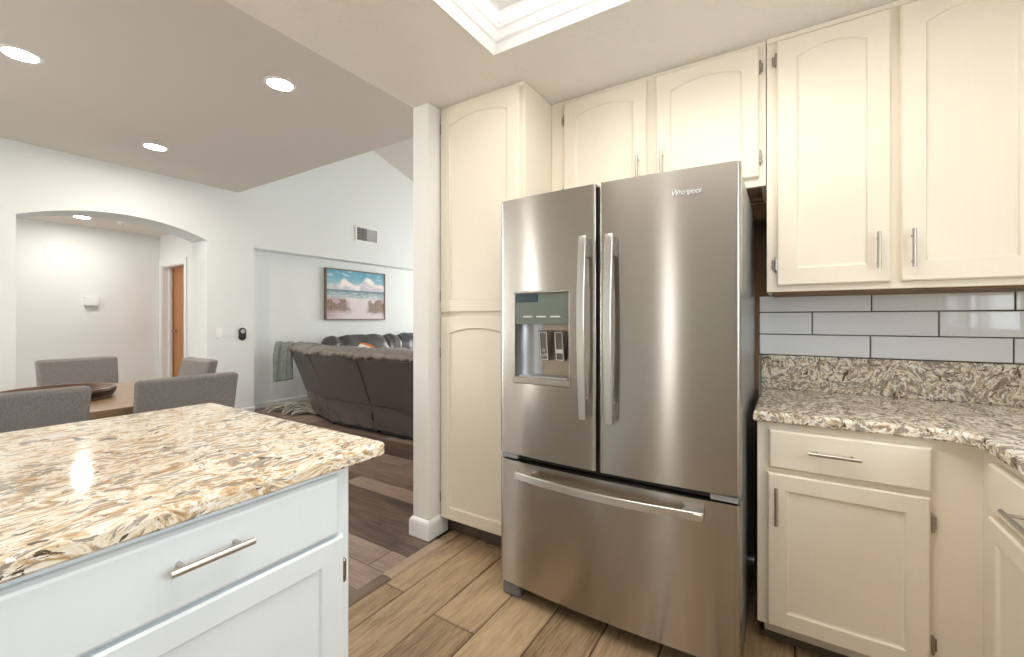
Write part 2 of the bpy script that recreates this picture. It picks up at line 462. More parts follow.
# hall behind the arch
b = MB(); b.box(-8.31, -8.19, -1.6, 2.90, 0, 2.6); struct('wall_hall_back', b, M['hallwall'])
b = MB(); holes(b, -8.31, -6.0, 2.6, -1.72, -1.6, [(-7.4, -6.6, .5, 2.2)]); struct('wall_hall_end', b, M['hallwall'])
window('added_window_6', (-7.4, -1.69, .5), (-6.6, -1.63, 2.2), 'X', 0)  # unseen opening added so the hall gets more light
dx0, dx1, dz = -8.114, -7.296, 1.979
b = MB(); HY = 2.705
b.box(-8.19, dx0, HY, HY+.2, 0, 2.6); b.box(dx1, -6.0, HY, HY+.2, 0, 2.6); b.box(dx0, dx1, HY, HY+.2, dz, 2.6)
struct('wall_hall_side', b, M['hallwall'])
b = MB(); cw = .075
b.box(dx0-.06, dx0+.005, HY-.014, HY, 0, dz+cw); b.box(dx1-.005, dx1+cw, HY-.014, HY, 0, dz+cw); b.box(dx0+.005, dx1-.005, HY-.014, HY, dz-.005, dz+cw)
b.box(dx0, dx0+.02, HY, HY+.2, 0, dz); b.box(dx1-.02, dx1, HY, HY+.2, 0, dz); b.box(dx0, dx1, HY, HY+.2, dz-.02, dz)
b.box(dx0+.02, dx0+.05, HY+.08, HY+.12, 0, dz-.02)
struct('trim_3', b, M['white'], bevel=.003)
b = MB(); b.box(dx0+.02, dx1-.02, HY+.135, HY+.17, .01, dz-.02)
dr = struct('door_1', b, M['doorwood'], bevel=.002)
b = MB()
hx = dx0+.13
b.cyl((hx, HY+.135, .98), (hx, HY+.128, .98), .028, 20); b.cyl((hx, HY+.13, .98), (hx, HY+.09, .98), .009, 12); b.box(hx-.01, hx+.12, HY+.08, HY+.095, .971, .989)
obj('handle', b, M['darkmetal'], dr, bevel=.003)
b = MB(); b.box(-8.31, -6.0, -1.72, 2.9, 2.448, 2.57); struct('ceiling_hall', b, M['ceil'])

# ceilings
KZ = 2.306
ox0, oy1, ox1, oy0 = -1.02, 1.485, .42, .30     # light box opening in the kitchen ceiling
b = MB()
ce = .043
b.box(-1.70, ox0-ce, -2.6, 2.5, KZ, 2.52); b.box(ox1+ce, 1.24, -2.6, 2.5, KZ, 2.52); b.box(ox0-ce, ox1+ce, oy1+ce, 2.5, KZ, 2.52); b.box(ox0-ce, ox1+ce, -2.6, oy0-ce, KZ, 2.52)
struct('ceiling', b, M['ceil'])
b = MB(); b.box(-1.70, -1.60, -2.6, 2.5, 2.52, 2.8); struct('wall_soffit', b, M['wall'])
DZ = 2.703
b = MB(); b.box(-6.0, -1.60, -2.72, 2.633, DZ, DZ+.12); struct('ceiling_dining', b, M['shadedceil'])
b = MB(); b.box(-5.9, -1.60, 2.58, 2.633, DZ+.10, 5.2); struct('wall_step', b, M['wall'])
sl = .296
zz = lambda y: 3.867 - sl*(y-4.717)
b = MB(); b.loft([[(-6.0, 2.55, zz(2.55)), (-1.55, 2.55, zz(2.55)), (-1.55, 2.55, zz(2.55)+.12), (-6.0, 2.55, zz(2.55)+.12)], [(-6.0, 8.1, zz(8.1)), (-1.55, 8.1, zz(8.1)), (-1.55, 8.1, zz(8.1)+.12), (-6.0, 8.1, zz(8.1)+.12)]])
struct('ceiling_vault', b, M['shadedceil'])
b = MB(); holes(b, -6.0, -1.585, 3.6, 8.0, 8.12, [(-5.4, -2.4, .7, 2.3)]); struct('wall_far', b, M['wall'])
window('window_4', (-5.4, 8.03, .7), (-2.4, 8.09, 2.3), 'X', 2)

# ------------------------------------------------------------------ lights of the room
t = thing('ceiling_light_box', 'large recessed kitchen light box framed by white crown moulding in the ceiling', 'ceiling light', (0, 0, KZ))
def frame_loft(prof, mat, name):
    """sweep (inset, height) profile round the rectangular opening"""
    b = MB(); rings = []
    for (sx, sy) in ((0, 0), (1, 0), (1, 1), (0, 1), (0, 0)):
        ring = []
        for i_, h in prof:
            x = ox0+i_ if sx == 0 else ox1-i_
            y = oy1-i_ if sy == 0 else oy0+i_
            ring.append((x, y, h))
        rings.append(ring)
    b.loft(rings, closed=True, cap=False)
    return obj(name, b, mat, t)
frame_loft([(-.045, -.001), (-.043, -.003), (-.012, .030), (-.0115, .027), (-.006, .032), (.018, .060), (.0185, .057), (.030, .072), (.030, .08), (-.0, .08), (-.03, .03)], M['moulding'], 'crown_moulding')
frame_loft([(.030, .07), (.036, .11), (.05, .115), (.05, .125), (-.01, .125), (-.01, .06)], M['moulding'], 'well_wall')
frame_loft([(.05, .114), (.085, .114), (.10, .13), (.10, .15), (.13, .165), (.13, .175), (.0, .175), (.0, .125)], M['moulding'], 'inner_moulding')
b = MB(); b.box(ox0+.02, ox1-.02, oy0+.02, oy1-.02, .178, .19); obj('diffuser_panel', b, M['diffuser'], t)
L0 = thing('recessed_downlight', 'recessed downlight in the dining ceiling nearest the kitchen soffit', 'ceiling light', (-2.792, 1.564, DZ), 0, 'dining downlights')
b = MB(); b.lathe([(.072, -.001), (.074, -.006), (.088, -.005), (.095, 0), (.072, 0)], 40); obj('trim_ring', b, M['white'], L0, smooth=True)
b = MB(); b.lathe([(0, -.003), (.072, -.003), (.072, 0.0), (0, 0)], 40); obj('lens', b, M['lamp'], L0)
dup(L0, (-3.754, .58, DZ), label='recessed downlight at the left edge of the photo, above the tray end of the table')
dup(L0, (-4.756, 1.536, DZ), label='recessed downlight closest to the arched wall, above the arch')
h = dup(L0, (-7.45, 1.665, 2.448), label='recessed downlight in the hall ceiling seen through the arch'); del h['group']
for c in h.children:
    if c.name.startswith('lens'): c.data = c.data.copy(); c.data.materials[0] = M['halllamp']

# ================================================================== CABINETS
def bar_handle(parent, p0, p1, out, label=None, r=.006):
    """bar pull between two end points, posts going back towards the door; out = standoff in local -y"""
    b = MB(); p0 = Vector(p0); p1 = Vector(p1)
    b.cyl(p0, p1, r, 16)
    d = (p1-p0)
    for f_ in (.16, .84):
        q = p0+d*f_; b.cyl(q, q+Vector((0, out, 0)), r*.75, 12)
    o = obj('handle', b, M['nickel'], parent, smooth=True)
    return o
def hinge(parent, x, y, z, side=1):
    b = MB()
    b.cyl((x, y-.006, z-.024), (x, y-.006, z+.024), .0055, 12)
    b.cyl((x, y-.006, z-.029), (x, y-.006, z-.024), .003, 10, .0055); b.cyl((x, y-.006, z+.024), (x, y-.006, z+.029), .0055, 10, .003)
    b.box(min(x, x+side*.014), max(x, x+side*.010), y-.002, y+.001, z-.018, z+.018)
    return obj('hinge', b, M['darkmetal'], parent, smooth=True)
def offset_loop(pts, d):
    """inset a CCW polygon (x,z) by d"""
    n = len(pts); out = []
    for i in range(n):
        p, a, c = Vector(pts[i]), Vector(pts[i-1]), Vector(pts[(i+1) % n])
        e1 = (p-a).normalized(); e2 = (c-p).normalized()
        n1 = Vector((-e1.y, e1.x)); n2 = Vector((-e2.y, e2.x))
        m = (n1+n2); m = m/max(.2, m.dot(n1))
        out.append(tuple(p+m*d))
    return out
def panel_door(parent, x0, x1, z0, z1, y, mat, stile=.062, rise=0.0, top=None, th=.02, sub=True, shoulder=0.0):
    """frame-and-panel door, front face at y, optional arched top rail"""
    b = MB(); top = stile if top is None else top
    op = [(x0+stile, z0+stile), (x1-stile, z0+stile), (x1-stile, z1-top-rise)]
    outer = [(x0, z0), (x1, z0)]
    if rise:
        n = 18; cx = (x0+x1)/2; hw = (x1-x0)/2-stile
        R = (hw*hw+rise*rise)/(2*rise)
        arcp = []
        for k in range(n+1):
            xx = hw-2*hw*k/n
            arcp.append((cx+xx, z1-top-R+math.sqrt(R*R-xx*xx)))
        op = op[:2]+arcp
    else:
        op.append((x0+stile, z1-top))
    e = .005
    def ring(lo, yy): return [(p[0], yy, p[1]) for p in lo]
    lip = [(x0, z0), (x1, z0), (x1, z1), (x0, z1)]
    lipi = [(x0+e, z0+e), (x1-e, z0+e), (x1-e, z1-e), (x0+e, z1-e)]
    b.loft([ring(lip, y+th), ring(lip, y+e), ring(lipi, y)], cap=False)
    b.quad(*ring(lip, y+th))
    X0, X1, Z0, Z1 = x0+e, x1-e, z0+e, z1-e
    T = op[2:]
    V = lambda p: (p[0], y, p[1])
    b.quad(V((X0, Z0)), V((X1, Z0)), V(op[1]), V(op[0]))
    b.quad(V((X1, Z0)), V((X1, Z1)), V(T[0]), V(op[1]))
    b.quad(V((X0, Z1)), V((X0, Z0)), V(op[0]), V(T[-1]))
    tops = [(p[0], Z1) for p in T]
    b.quad(V((X1, Z1)), V(tops[0]), V(T[0])); b.quad(V(tops[-1]), V((X0, Z1)), V(T[-1]))
    for i in range(len(T)-1): b.quad(V(tops[i]), V(tops[i+1]), V(T[i+1]), V(T[i]))
    in1 = offset_loop(op, .004); in2 = offset_loop(op, .010)
    b.loft([ring(op, y), ring(in1, y+.007), ring(in2, y+.0085)], cap=False)
    b.quad(*ring(in2, y+.0085))
    return obj('door', b, mat, parent)
def slab_front(parent, name, x0, x1, z0, z1, y, mat, th=.02, e=.007):
    b = MB()
    r = lambda i_, yy: [(x0+i_, yy, z0+i_), (x1-i_, yy, z0+i_), (x1-i_, yy, z1-i_), (x0+i_, yy, z1-i_)]
    b.loft([r(0, y+th), r(0, y+th*.45), r(e*.5, y+th*.12), r(e, y)])
    return obj(name, b, mat, parent)

# pantry
p = thing('pantry_cabinet', 'tall cream pantry cabinet between the white wall end and the refrigerator', 'cabinet', (-1.583, 1.775, 0))
w = -1.052+1.583
b = MB(); b.box(0, w, 0, .60, .085, KZ-.002)
obj('carcass', b, M['cream'], p, bevel=.002)
b = MB(); b.box(0, w, -.006, 0, 2.288, KZ-.002); obj('top_trim', b, M['cream'], p)
b = MB(); b.box(0, w, .055, .08, 0.002, .085); obj('toe_kick', b, M['toe'], p)
d1 = panel_door(p, .010, .503, 1.199, 2.284, -.02, M['cream'], .062, .035, .058)
d2 = panel_door(p, .010, .503, .092, 1.172, -.02, M['cream'], .062, .030, .055)
for d_, zs_ in ((d1, (2.19, 1.285)), (d2, (.98, .20))):
    for z in zs_: hinge(d_, .006, -.004, z, .3)

# cabinet above the refrigerator
p = thing('wall_cabinet', 'short cream wall cabinet with two arched doors above the refrigerator', 'cabinet', (-1.050, 2.05, 1.712))
w = -.066+1.050; hh = KZ-1.712-.002
b = MB(); b.box(0, w, 0, .02, 0, hh); b.box(0, .018, .02, .325, 0, hh); b.box(w-.018, w, .02, .325, 0, hh); b.box(.018, w-.018, .02, .325, .03, .045); b.box(.018, w-.018, .30, .325, 0, hh); b.box(.018, w-.018, .02, .30, hh-.015, hh)
obj('carcass', b, M['cream'], p)
b = MB(); b.box(.018, w-.018, .02, .30, .012, .028); b.box(.018, w-.018, .25, .29, .0, .012); obj('bottom_panel', b, M['rawlight'], p)
d1 = panel_door(p, .080, .503, .035, .571, -.02, M['cream'], .062, .028, .058)
d2 = panel_door(p, .547, .960, .035, .571, -.02, M['cream'], .062, .028, .058)
bar_handle(d1, (.466, -.048, .10), (.466, -.048, .215), .03)
bar_handle(d2, (.577, -.048, .10), (.577, -.048, .215), .03)
for z in (.485, .115): hinge(d1, .076, -.004, z, -1); hinge(d2, .964, -.004, z, 1)

# wall cabinet over the right counter
p = thing('wall_cabinet', 'tall cream wall cabinet with two arched doors above the tiled counter', 'cabinet', (-.063, 2.05, 1.272))
w = 1.12+.063-.003; hh = KZ-1.272-.002
b = MB(); b.box(0, w, 0, .328, 0.0, hh)
obj('carcass', b, M['cream'], p, bevel=.002)
b = MB(); b.box(.02, w-.005, .02, .327, -.008, 0.0); obj('underside', b, M['rawwood'], p)
b = MB(); b.box(0, w, -.006, 0, 1.014, hh); obj('top_trim', b, M['cream'], p)
d1 = panel_door(p, .036, .385, .024, 1.007, -.02, M['cream'], .066, .030, .055)
d2 = panel_door(p, .411, .764, .024, 1.007, -.02, M['cream'], .066, .030, .055)
bar_handle(d1, (.348, -.048, .072), (.348, -.048, .203), .03)
bar_handle(d2, (.442, -.048, .072), (.442, -.048, .203), .03)
for z in (.935, .110): hinge(d1, .032, -.004, z, -1); hinge(d2, .768, -.004, z, 1)

# raw wood wall panel behind the refrigerator, carried down as painted shade in the gap
b = MB(); b.box(-1.045, -.106, 2.366, 2.380, 0.0, 1.712); b.box(-.106, -.064, 2.366, 2.380, 1.2735, 1.712); struct('trim_4', b, M['rawwood'])

# base cabinet right of the refrigerator
p = thing('base_cabinet', 'cream base cabinet with one drawer and one door beside the refrigerator', 'cabinet', (-.083, 1.77, 0))
w = .481+.083
b = MB(); b.box(0, w, 0, .60, .085, .799); obj('carcass', b, M['cream'], p)
b = MB(); b.box(.02, w, .065, .085, .018, .085); obj('toe_kick', b, M['cream'], p)
b = MB(); b.box(.01, w, .055, .066, .0015, .022); obj('toe_strip', b, M['toe'], p)
dr = slab_front(p, 'drawer', .035, .455, .643, .777, -.02, M['cream'])
bar_handle(dr, (.149, -.050, .717), (.286, -.050, .717), .03)
d1 = panel_door(p, .031, .451, .093, .626, -.02, M['cream'], .055)
bar_handle(d1, (.058, -.048, .455), (.058, -.048, .583), .03)
for z in (.55, .185): hinge(d1, .456, -.004, z, 1)

# base cabinet on the right leg, facing -x
p = thing('base_cabinet', 'cream base cabinet at the right edge of the photo, turned towards the peninsula', 'cabinet', (.481, 1.768, 0), -PI/2)
b = MB(); b.box(-.0019, 1.45, 0, .635, .085, .799); obj('carcass', b, M['cream'], p)
b = MB(); b.box(0, 1.45, .065, .085, .002, .085); obj('toe_kick', b, M['cream'], p)
dr = slab_front(p, 'drawer', .103, .57, .652, .777, -.02, M['cream'])
bar_handle(dr, (.290, -.050, .706), (.425, -.050, .706), .03)
d1 = panel_door(p, .100, .57, .093, .632, -.02, M['cream'], .055)
dr = slab_front(p, 'drawer', .60, 1.42, .652, .777, -.02, M['cream'])
bar_handle(dr, (.93, -.050, .706), (1.07, -.050, .706), .03)
panel_door(p, .60, 1.00, .093, .632, -.02, M['cream'], .055); panel_door(p, 1.01, 1.42, .093, .632, -.02, M['cream'], .055)

# L-shaped worktop with upstand
CT = .838
def slab(outline, z0, z1, e):
    b = MB()
    b.loft([[(x, y, z0) for x, y in offset_loop(outline, e*.6)], [(x, y, z0+e*.6) for x, y in outline], [(x, y, z1-e) for x, y in outline], [(x, y, z1-e*.3) for x, y in offset_loop(outline, e*.35)], [(x, y, z1) for x, y in offset_loop(outline, e)]])
    return b
t = thing('quartz_worktop', 'L-shaped speckled brown and grey quartz worktop right of the refrigerator', 'countertop', (0, 0, 0))
ol = [(-.095, 2.378), (-.095, 1.742), (.375, 1.742)] + [(.375+.06*math.sin(a)+.02*a, 1.742-.06*(1-math.cos(a))-.01*a) for a in (.3, .6, .9, 1.2)]
ol = [(-.095, 2.378), (-.095, 1.742), (.370, 1.742), (.395, 1.738), (.420, 1.727), (.442, 1.705), (.453, 1.68), (.456, 1.65), (.456, .30), (1.117, .30), (1.117, 2.378)]
obj('top', slab(ol, .802, CT, .010), M['quartz'], t)
b = MB(); b.box(-.095, 1.117, 2.355, 2.378, CT, .992); obj('upstand', b, M['quartz'], t, bevel=.003)

# tile backsplash
t = thing('tile_backsplash', 'glossy white horizontal subway tile backsplash above the quartz upstand', 'backsplash', (0, 2.38, 0))
b = MB(); b.box(-.105, 1.118, -.006, -.001, .992, 1.272); obj('grout_bed', b, M['grout'], t)
b = MB(); g = .0045
rows = [(.994, 1.091, .308), (1.091, 1.194, .104), (1.194, 1.271, .312)]
for z0, z1, ph in rows:
    x = ph-.417*2
    while x < 1.118:
        a, c = max(x, -.105), min(x+.417, 1.118); x += .417
        if c-a < .01: continue
        a += g/2; c -= g/2; za, zb = z0+g/2, z1-g/2; e = .003
        r = lambda i_, yy: [(a+i_, yy, za+i_), (c-i_, yy, za+i_), (c-i_, yy, zb-i_), (a+i_, yy, zb-i_)]
        b.loft([r(0, -.005), r(0, -.0095), r(e*.4, -.0115), r(e, -.012)])
obj('tiles', b, M['tile'], t)

# ------------------------------------------------------------------ peninsula
PX = -.925
p = thing('peninsula_cabinet', 'white painted peninsula base cabinet with drawer and panel door facing the kitchen', 'cabinet', (PX, -1.9, 0), PI/2)
Y = lambda y: y+1.9        # local x from world y
b = MB(); b.box(Y(-1.9), Y(.692), 0, .62, .085, .802); obj('carcass', b, M['bluewhite'], p, bevel=.002)
b = MB(); b.box(Y(-1.9), Y(.680), .06, .60, .002, .085); obj('toe_kick', b, M['bluewhite'], p)
dr = slab_front(p, 'drawer', Y(.0), Y(.655), .642, .785, -.02, M['bluewhite'], e=.010)
bar_handle(dr, (Y(.304), -.050, .728), (Y(.440), -.050, .728), .03, r=.0065)
d1 = panel_door(p, Y(.195), Y(.665), .095, .636, -.02, M['bluewhite'], .059, 0, .052)
for z in (.545, .18): hinge(d1, Y(.671), -.004, z, 1)
panel_door(p, Y(-.275), Y(.185), .095, .636, -.02, M['bluewhite'], .059, 0, .052)
dr = slab_front(p, 'drawer', Y(-.72), Y(-.015), .642, .785, -.02, M['bluewhite'], e=.010)
bar_handle(dr, (Y(-.44), -.050, .731), (Y(-.305), -.050, .731), .03, r=.0065)
panel_door(p, Y(-.72), Y(-.285), .095, .636, -.02, M['bluewhite'], .059, 0, .052)
ol = [(-1.884, -1.9), (-.889, -1.9), (-.889, .768), (-.893, .778), (-.903, .782), (-1.870, .790), (-1.880, .787), (-1.884, .777)]
o = obj('peninsula_worktop', slab(ol, .803, .838, .008), M['warmlitquartz'])
tag(o, 'thick cream and tan speckled quartz slab on the white peninsula cabinet', 'countertop')

# ================================================================== REFRIGERATOR
fr = thing('refrigerator', 'stainless steel french door refrigerator with ice dispenser and bottom freezer drawer', 'refrigerator', (-.569, 1.517, 0))
fw = .452                                   # half width
def bulge(x): return -.022*(1-(x/fw)**2)      # doors bow gently outwards across the whole front
def curved_front(x0, x1, z0, z1, th, hole=None, nx=28):
    """door with curved front from x0 to x1; hole=(xa,xb,za,zb) leaves an opening"""
    b = MB(); r = .010
    xs = [x0+(x1-x0)*k/nx for k in range(nx+1)]; zs_ = [z0, z1]
    if hole: xs = sorted(set(xs+[hole[0], hole[1]])); zs_ = [z0, hole[2], hole[3], z1]
    def yf(x):
        d = min(x-x0, x1-x)
        return bulge(x) + (r-math.sqrt(max(0, r*r-(r-d)**2)) if d < r else 0)
    xs = sorted(set(xs+[x0+r*.1, x0+r*.3, x0+r*.6, x0+r, x1-r, x1-r*.6, x1-r*.3, x1-r*.1]))
    for a, c in zip(xs[:-1], xs[1:]):
        for za, zb in zip(zs_[:-1], zs_[1:]):
            if hole and a >= hole[0]-1e-6 and c <= hole[1]+1e-6 and za >= hole[2]-1e-6 and zb <= hole[3]+1e-6: continue
            b.quad((a, yf(a), za), (c, yf(c), za), (c, yf(c), zb), (a, yf(a), zb))
        b.quad((a, yf(a), z1), (c, yf(c), z1), (c, th, z1), (a, th, z1))
        b.quad((a, yf(a), z0), (a, th, z0), (c, th, z0), (c, yf(c), z0))
        b.quad((a, th, z0), (a, th, z1), (c, th, z1), (c, th, z0))
    for za, zb in zip(zs_[:-1], zs_[1:]):
        b.quad((x0, yf(x0), za), (x0, yf(x0), zb), (x0, th, zb), (x0, th, za))
        b.quad((x1, yf(x1), za), (x1, th, za), (x1, th, zb), (x1, yf(x1), zb))
    if hole:
        xa, xb, za, zb = hole; dp = .010
        hx = [x for x in xs if xa-1e-6 <= x <= xb+1e-6]
        for a, c in zip(hx[:-1], hx[1:]):
            b.quad((a, yf(a), za), (c, yf(c), za), (c, dp, za), (a, dp, za)); b.quad((a, yf(a), zb), (a, dp, zb), (c, dp, zb), (c, yf(c), zb))
        b.quad((xa, yf(xa), za), (xa, dp, za), (xa, dp, zb), (xa, yf(xa), zb)); b.quad((xb, yf(xb), za), (xb, yf(xb), zb), (xb, dp, zb), (xb, dp, za))
    return b
TH = .065
hole = (-.376, -.117, .899, 1.274)
dl = obj('door', curved_front(-.452, -.016, .603, 1.658, TH, hole), M['steel'], fr, smooth=True, angle=25, label='left door with the water and ice dispenser')
drr = obj('door', curved_front(-.004, .452, .603, 1.658, TH), M['steel'], fr, smooth=True, angle=25, label='right door with a raised script nameplate')
fz = obj('freezer_drawer', curved_front(-.452, .452, .062, .575, TH, nx=48), M['steel'], fr, smooth=True, angle=25)
b = MB(); b.box(-.449, .449, TH+.012, .80, .045, 1.645); obj('case', b, M['fridgeside'], fr, bevel=.004)
b = MB(); b.box(-.44, .44, TH, TH+.012, .07, 1.64); b.box(-.44, .44, .02, TH, .578, .600); b.box(-.0155, -.0045, .0, TH, .61, 1.65)
obj('gasket', b, M['black'], fr)
b = MB(); b.box(-.43, .43, .10, .13, .004, .06); obj('base_grille', b, M['black'], fr)
for x0 in (-.445, .36):
    b = MB(); b.box(x0, x0+.085, .005, .12, .0, .056); obj('foot', b, M['greyplastic'], fr, bevel=.010, seg=3)
for x0 in (-.44, .34):
    b = MB(); b.box(x0, x0+.10, .03, .20, 1.645, 1.672); obj('hinge_cover', b, M['greyplastic'], fr, bevel=.006)
for x0 in (-.452, .36):
    b = MB(); b.box(x0+.005, x0+.085, .002, TH, .580, .598); obj('hinge_plate', b, M['silver'], fr, bevel=.002)
def arc_handle(parent, x, z0, z1, horizontal=False):
    """flat wide bowed bar on two solid end posts"""
    b = MB(); n = 24; hw = .014; base = bulge(0)-.0
    rings = []
    for k in range(n+1):
        t_ = k/n; s_ = z0+(z1-z0)*t_
        y_ = -.042-.020*math.sin(PI*t_)
        sec = [(-hw, 0), (hw*.93, 0.001), (hw, .004), (hw, .012), (-hw*.6, .012), (-hw, .006)]
        if horizontal:
            yb_ = bulge(s_)
            rings.append([(s_, yb_+y_+b_, x+a_) for a_, b_ in sec])
        else:
            rings.append([(x+a_, base+y_+b_, s_) for a_, b_ in sec])
    b.loft(rings)
    L = (z1-z0)
    for (a, c, fl) in ((z0+.004, z0+.075, 0), (z1-.075, z1-.004, 1)):
        if horizontal:
            ym = bulge((a+c)/2)
            b.loft([[(a, ym-.040, x-.010), (c, ym-.046, x-.010), (c, ym-.046, x+.010), (a, ym-.040, x+.010)], [(a, ym+.01, x-.010), (c-.02 if not fl else c, ym+.01, x-.010), (c-.02 if not fl else c, ym+.01, x+.010), (a if not fl else a+.02, ym+.01, x+.010)]])
        else:
            b.loft([[(x-.010, base-.040, a), (x+.010, base-.040, a), (x+.010, base-.044, c), (x-.010, base-.044, c)], [(x-.010, base+.008, a), (x+.010, base+.008, a), (x+.010, base+.008, c), (x-.010, base+.008, c)]])
    return obj('handle', b, M['steelh'], parent, bevel=.002, smooth=True, angle=40)
arc_handle(dl, -.053, .795, 1.465); arc_handle(drr, .047, .790, 1.462)
arc_handle(fz, .533, -.350, .352, True)
# dispenser: part of the refrigerator, with its own sub-parts
b = MB(); xa, xb, za, zb = hole; f0, dp = -.020, .060
f0 = bulge(-.25)-.002
# bezel frame
w_ = .008
b.box(xa, xa+w_, f0-.0, .03, za, zb); b.box(xb-w_, xb, f0-.006, .03, za, zb); b.box(xa+w_, xb-w_, f0-.003, .03, zb-w_, zb); 
ds = obj('dispenser', b, M['bezel'], fr, bevel=.002)
b = MB()
b.box(xa+w_, xb-w_, f0+.004, f0+.014, za+.243, zb-w_)
cp = obj('control_panel', b, [M['panelgreen']], ds, bevel=.001)
b = MB(); b.box(xa+w_, xa+w_+.105, f0+.002, f0+.005, zb-w_-.036, zb-w_-.003); obj('display', b, M['paneldark'], ds)
for k in range(3):
    x_ = xa+.045+.062*k; z_ = za+.268
    b = MB()
    b.loft([[(x_+q*.007, yy, z_+.004*(q % 2)+dz_) for yy, dz_ in ((f0+.002, 0), (f0+.005, 0), (f0+.005, .005), (f0+.002, .005))] for q in range(7)])
    obj('button_print', b, M['panelmark'], ds)
b = MB(); nn = 10     # concave alcove: silver curved left wall, bronze back
pts = []
for k in range(nn+1):
    a = PI/2*k/nn; pts.append((xa+w_+.085*(1-math.cos(a)), f0+.012+(dp-f0-.012)*math.sin(a)))
b.loft([[(x, y, za+.03) for x, y in pts], [(x, y, za+.245) for x, y in pts]], closed=False, cap=False)
obj('alcove_side', b, M['silver'], ds, smooth=True)
b = MB(); b.quad((xa+w_+.085, dp, za+.03), (xb-w_, dp, za+.03), (xb-w_, dp, za+.245), (xa+w_+.085, dp, za+.245)); b.quad((xb-w_, f0+.01, za+.03), (xb-w_, dp, za+.03), (xb-w_, dp, za+.245), (xb-w_, f0+.01, za+.245)); b.quad((xa+w_, f0+.012, za+.243), (xb-w_, f0+.012, za+.243), (xb-w_, dp, za+.243), (xa+w_, dp, za+.243))
obj('alcove_back', b, M['dispback'], ds)
b = MB(); b.box(xa, xb, f0-.005, dp, za, za+.028); obj('drip_tray', b, M['bezel'], ds, bevel=.004)
b = MB(); b.box(xa+.02, xb-.02, f0+.012, dp-.004, za+.028, za+.033); obj('drip_grille', b, M['silver'], ds)
for k, xo in enumerate((.118, .188)):
    b = MB(); x_ = xa+xo
    T4 = Matrix.Translation((x_, .03, za+.155)) @ Matrix.Rotation(.12, 4, 'X')
    b.box(-.020, .020, -.004, .004, -.060, .062, T4); b.cur = 1
    e = .0025
    b.box(-.017, .017, -.0062, -.004, -.057, -.057+e, T4); b.box(-.017, .017, -.0062, -.004, .057-e, .057, T4); b.box(-.017, -.017+e, -.0062, -.004, -.057+e, .057-e, T4); b.box(.017-e, .017, -.0062, -.004, -.057+e, .057-e, T4)
    if k == 0:
        for (cx, cz) in ((-.006, -.040), (.007, -.036), (0, -.018)):
            n8 = 10
            for q in range(n8):
                a0, a1 = 2*PI*q/n8, 2*PI*(q+1)/n8
                P_ = [(cx+.0065*math.cos(a0), cz+.0065*math.sin(a0)), (cx+.0065*math.cos(a1), cz+.0065*math.sin(a1)), (cx+.0045*math.cos(a1), cz+.0045*math.sin(a1)), (cx+.0045*math.cos(a0), cz+.0045*math.sin(a0))]
                b.quad(*[tuple(T4 @ Vector((u, -.0055, v))) for u, v in P_])
    else:
        b.box(-.014, .014, -.0055, -.004, -.028, -.012, T4)
    obj('paddle', b, [M['paddle'], M['panelmark']], ds)
# raised script nameplate on the right door
cu = bpy.data.curves.new('nameplate', 'FONT'); cu.body = 'Whirlpool'; cu.size = .026; cu.shear = .25; cu.extrude = .0018; cu.space_character = 1.0
to = bpy.data.objects.new('nameplate', cu); COL.objects.link(to)
me = bpy.data.meshes.new_from_object(to); bpy.data.objects.remove(to)
bm = bmesh.new(); bm.from_mesh(me)
xsm = [v.co.x for v in bm.verts]; L = max(xsm)-min(xsm); x_off = min(xsm); sc = .091/L
for v in bm.verts:
    x, y, z = (v.co.x-x_off)*sc, v.co.y*sc*1.2, v.co.z
    wx = .251+x
    v.co = (wx, bulge(wx)-.0022-z, 1.572+y)
n0 = len(bm.verts)
bm.to_mesh(me); bm.free()
sw = MB()   # swoosh through the word
for (pts, r) in (([(.277, 1.5605), (.288, 1.566), (.300, 1.574), (.312, 1.584), (.318, 1.593)], .0008), ([(.249, 1.590), (.256, 1.5935), (.264, 1.592)], .0007)):
    sw.tube([(x, bulge(x)-.002, z) for x, z in pts], r, 6)
me.materials.append(M['plate'])
npo = bpy.data.objects.new('nameplate', me); COL.objects.link(npo); npo.parent = drr; npo['label'] = 'raised metal script nameplate'
obj('nameplate_swoosh', sw, M['plate'], drr)

# ================================================================== ARCH WALL FIXTURES
t = thing('air_vent', 'white framed air vent high on the wall above the beach painting', 'vent', (XA, 4.536, 2.499))
b = MB(); fw_, fh = .216, .12
b.box(0, .012, -fw_, -fw_+.022, -fh, fh); b.box(0, .012, fw_-.022, fw_, -fh, fh); b.box(0, .012, -fw_+.022, fw_-.022, -fh, -fh+.022); b.box(0, .012, -fw_+.022, fw_-.022, fh-.022, fh)
obj('frame', b, M['plastic'], t, bevel=.002)
b = MB(); b.box(.001, .004, -fw_+.022, -.005, -fh+.022, fh-.022)
obj('dark_opening', b, M['ventdark'], t)
b = MB(); b.box(.001, .004, -.005, fw_-.022, -fh+.022, fh-.022)
obj('grey_damper', b, M['ventgrey'], t)
b = MB()
for k in range(9):
    z = -fh+.035+k*.0235
    b.box(.004, .010, -fw_+.022, fw_-.022, z-.002, z+.002)
for k in range(8):
    y_ = -fw_+.04+k*.024
    if y_ < -.01: b.box(.003, .008, y_-.002, y_+.002, -fh+.022, fh-.022)
obj('louvre', b, M['ventgrey'], t)
t = thing('light_switch', 'white light switch plate beside the arch', 'switch', (XA, 2.416, .999))
b = MB(); b.box(0, .010, -.036, .036, -.058, .058); obj('plate', b, M['plastic'], t, bevel=.003)
b = MB(); b.box(.010, .016, -.016, .016, -.033, .033); obj('rocker', b, M['plastic'], t, bevel=.002)
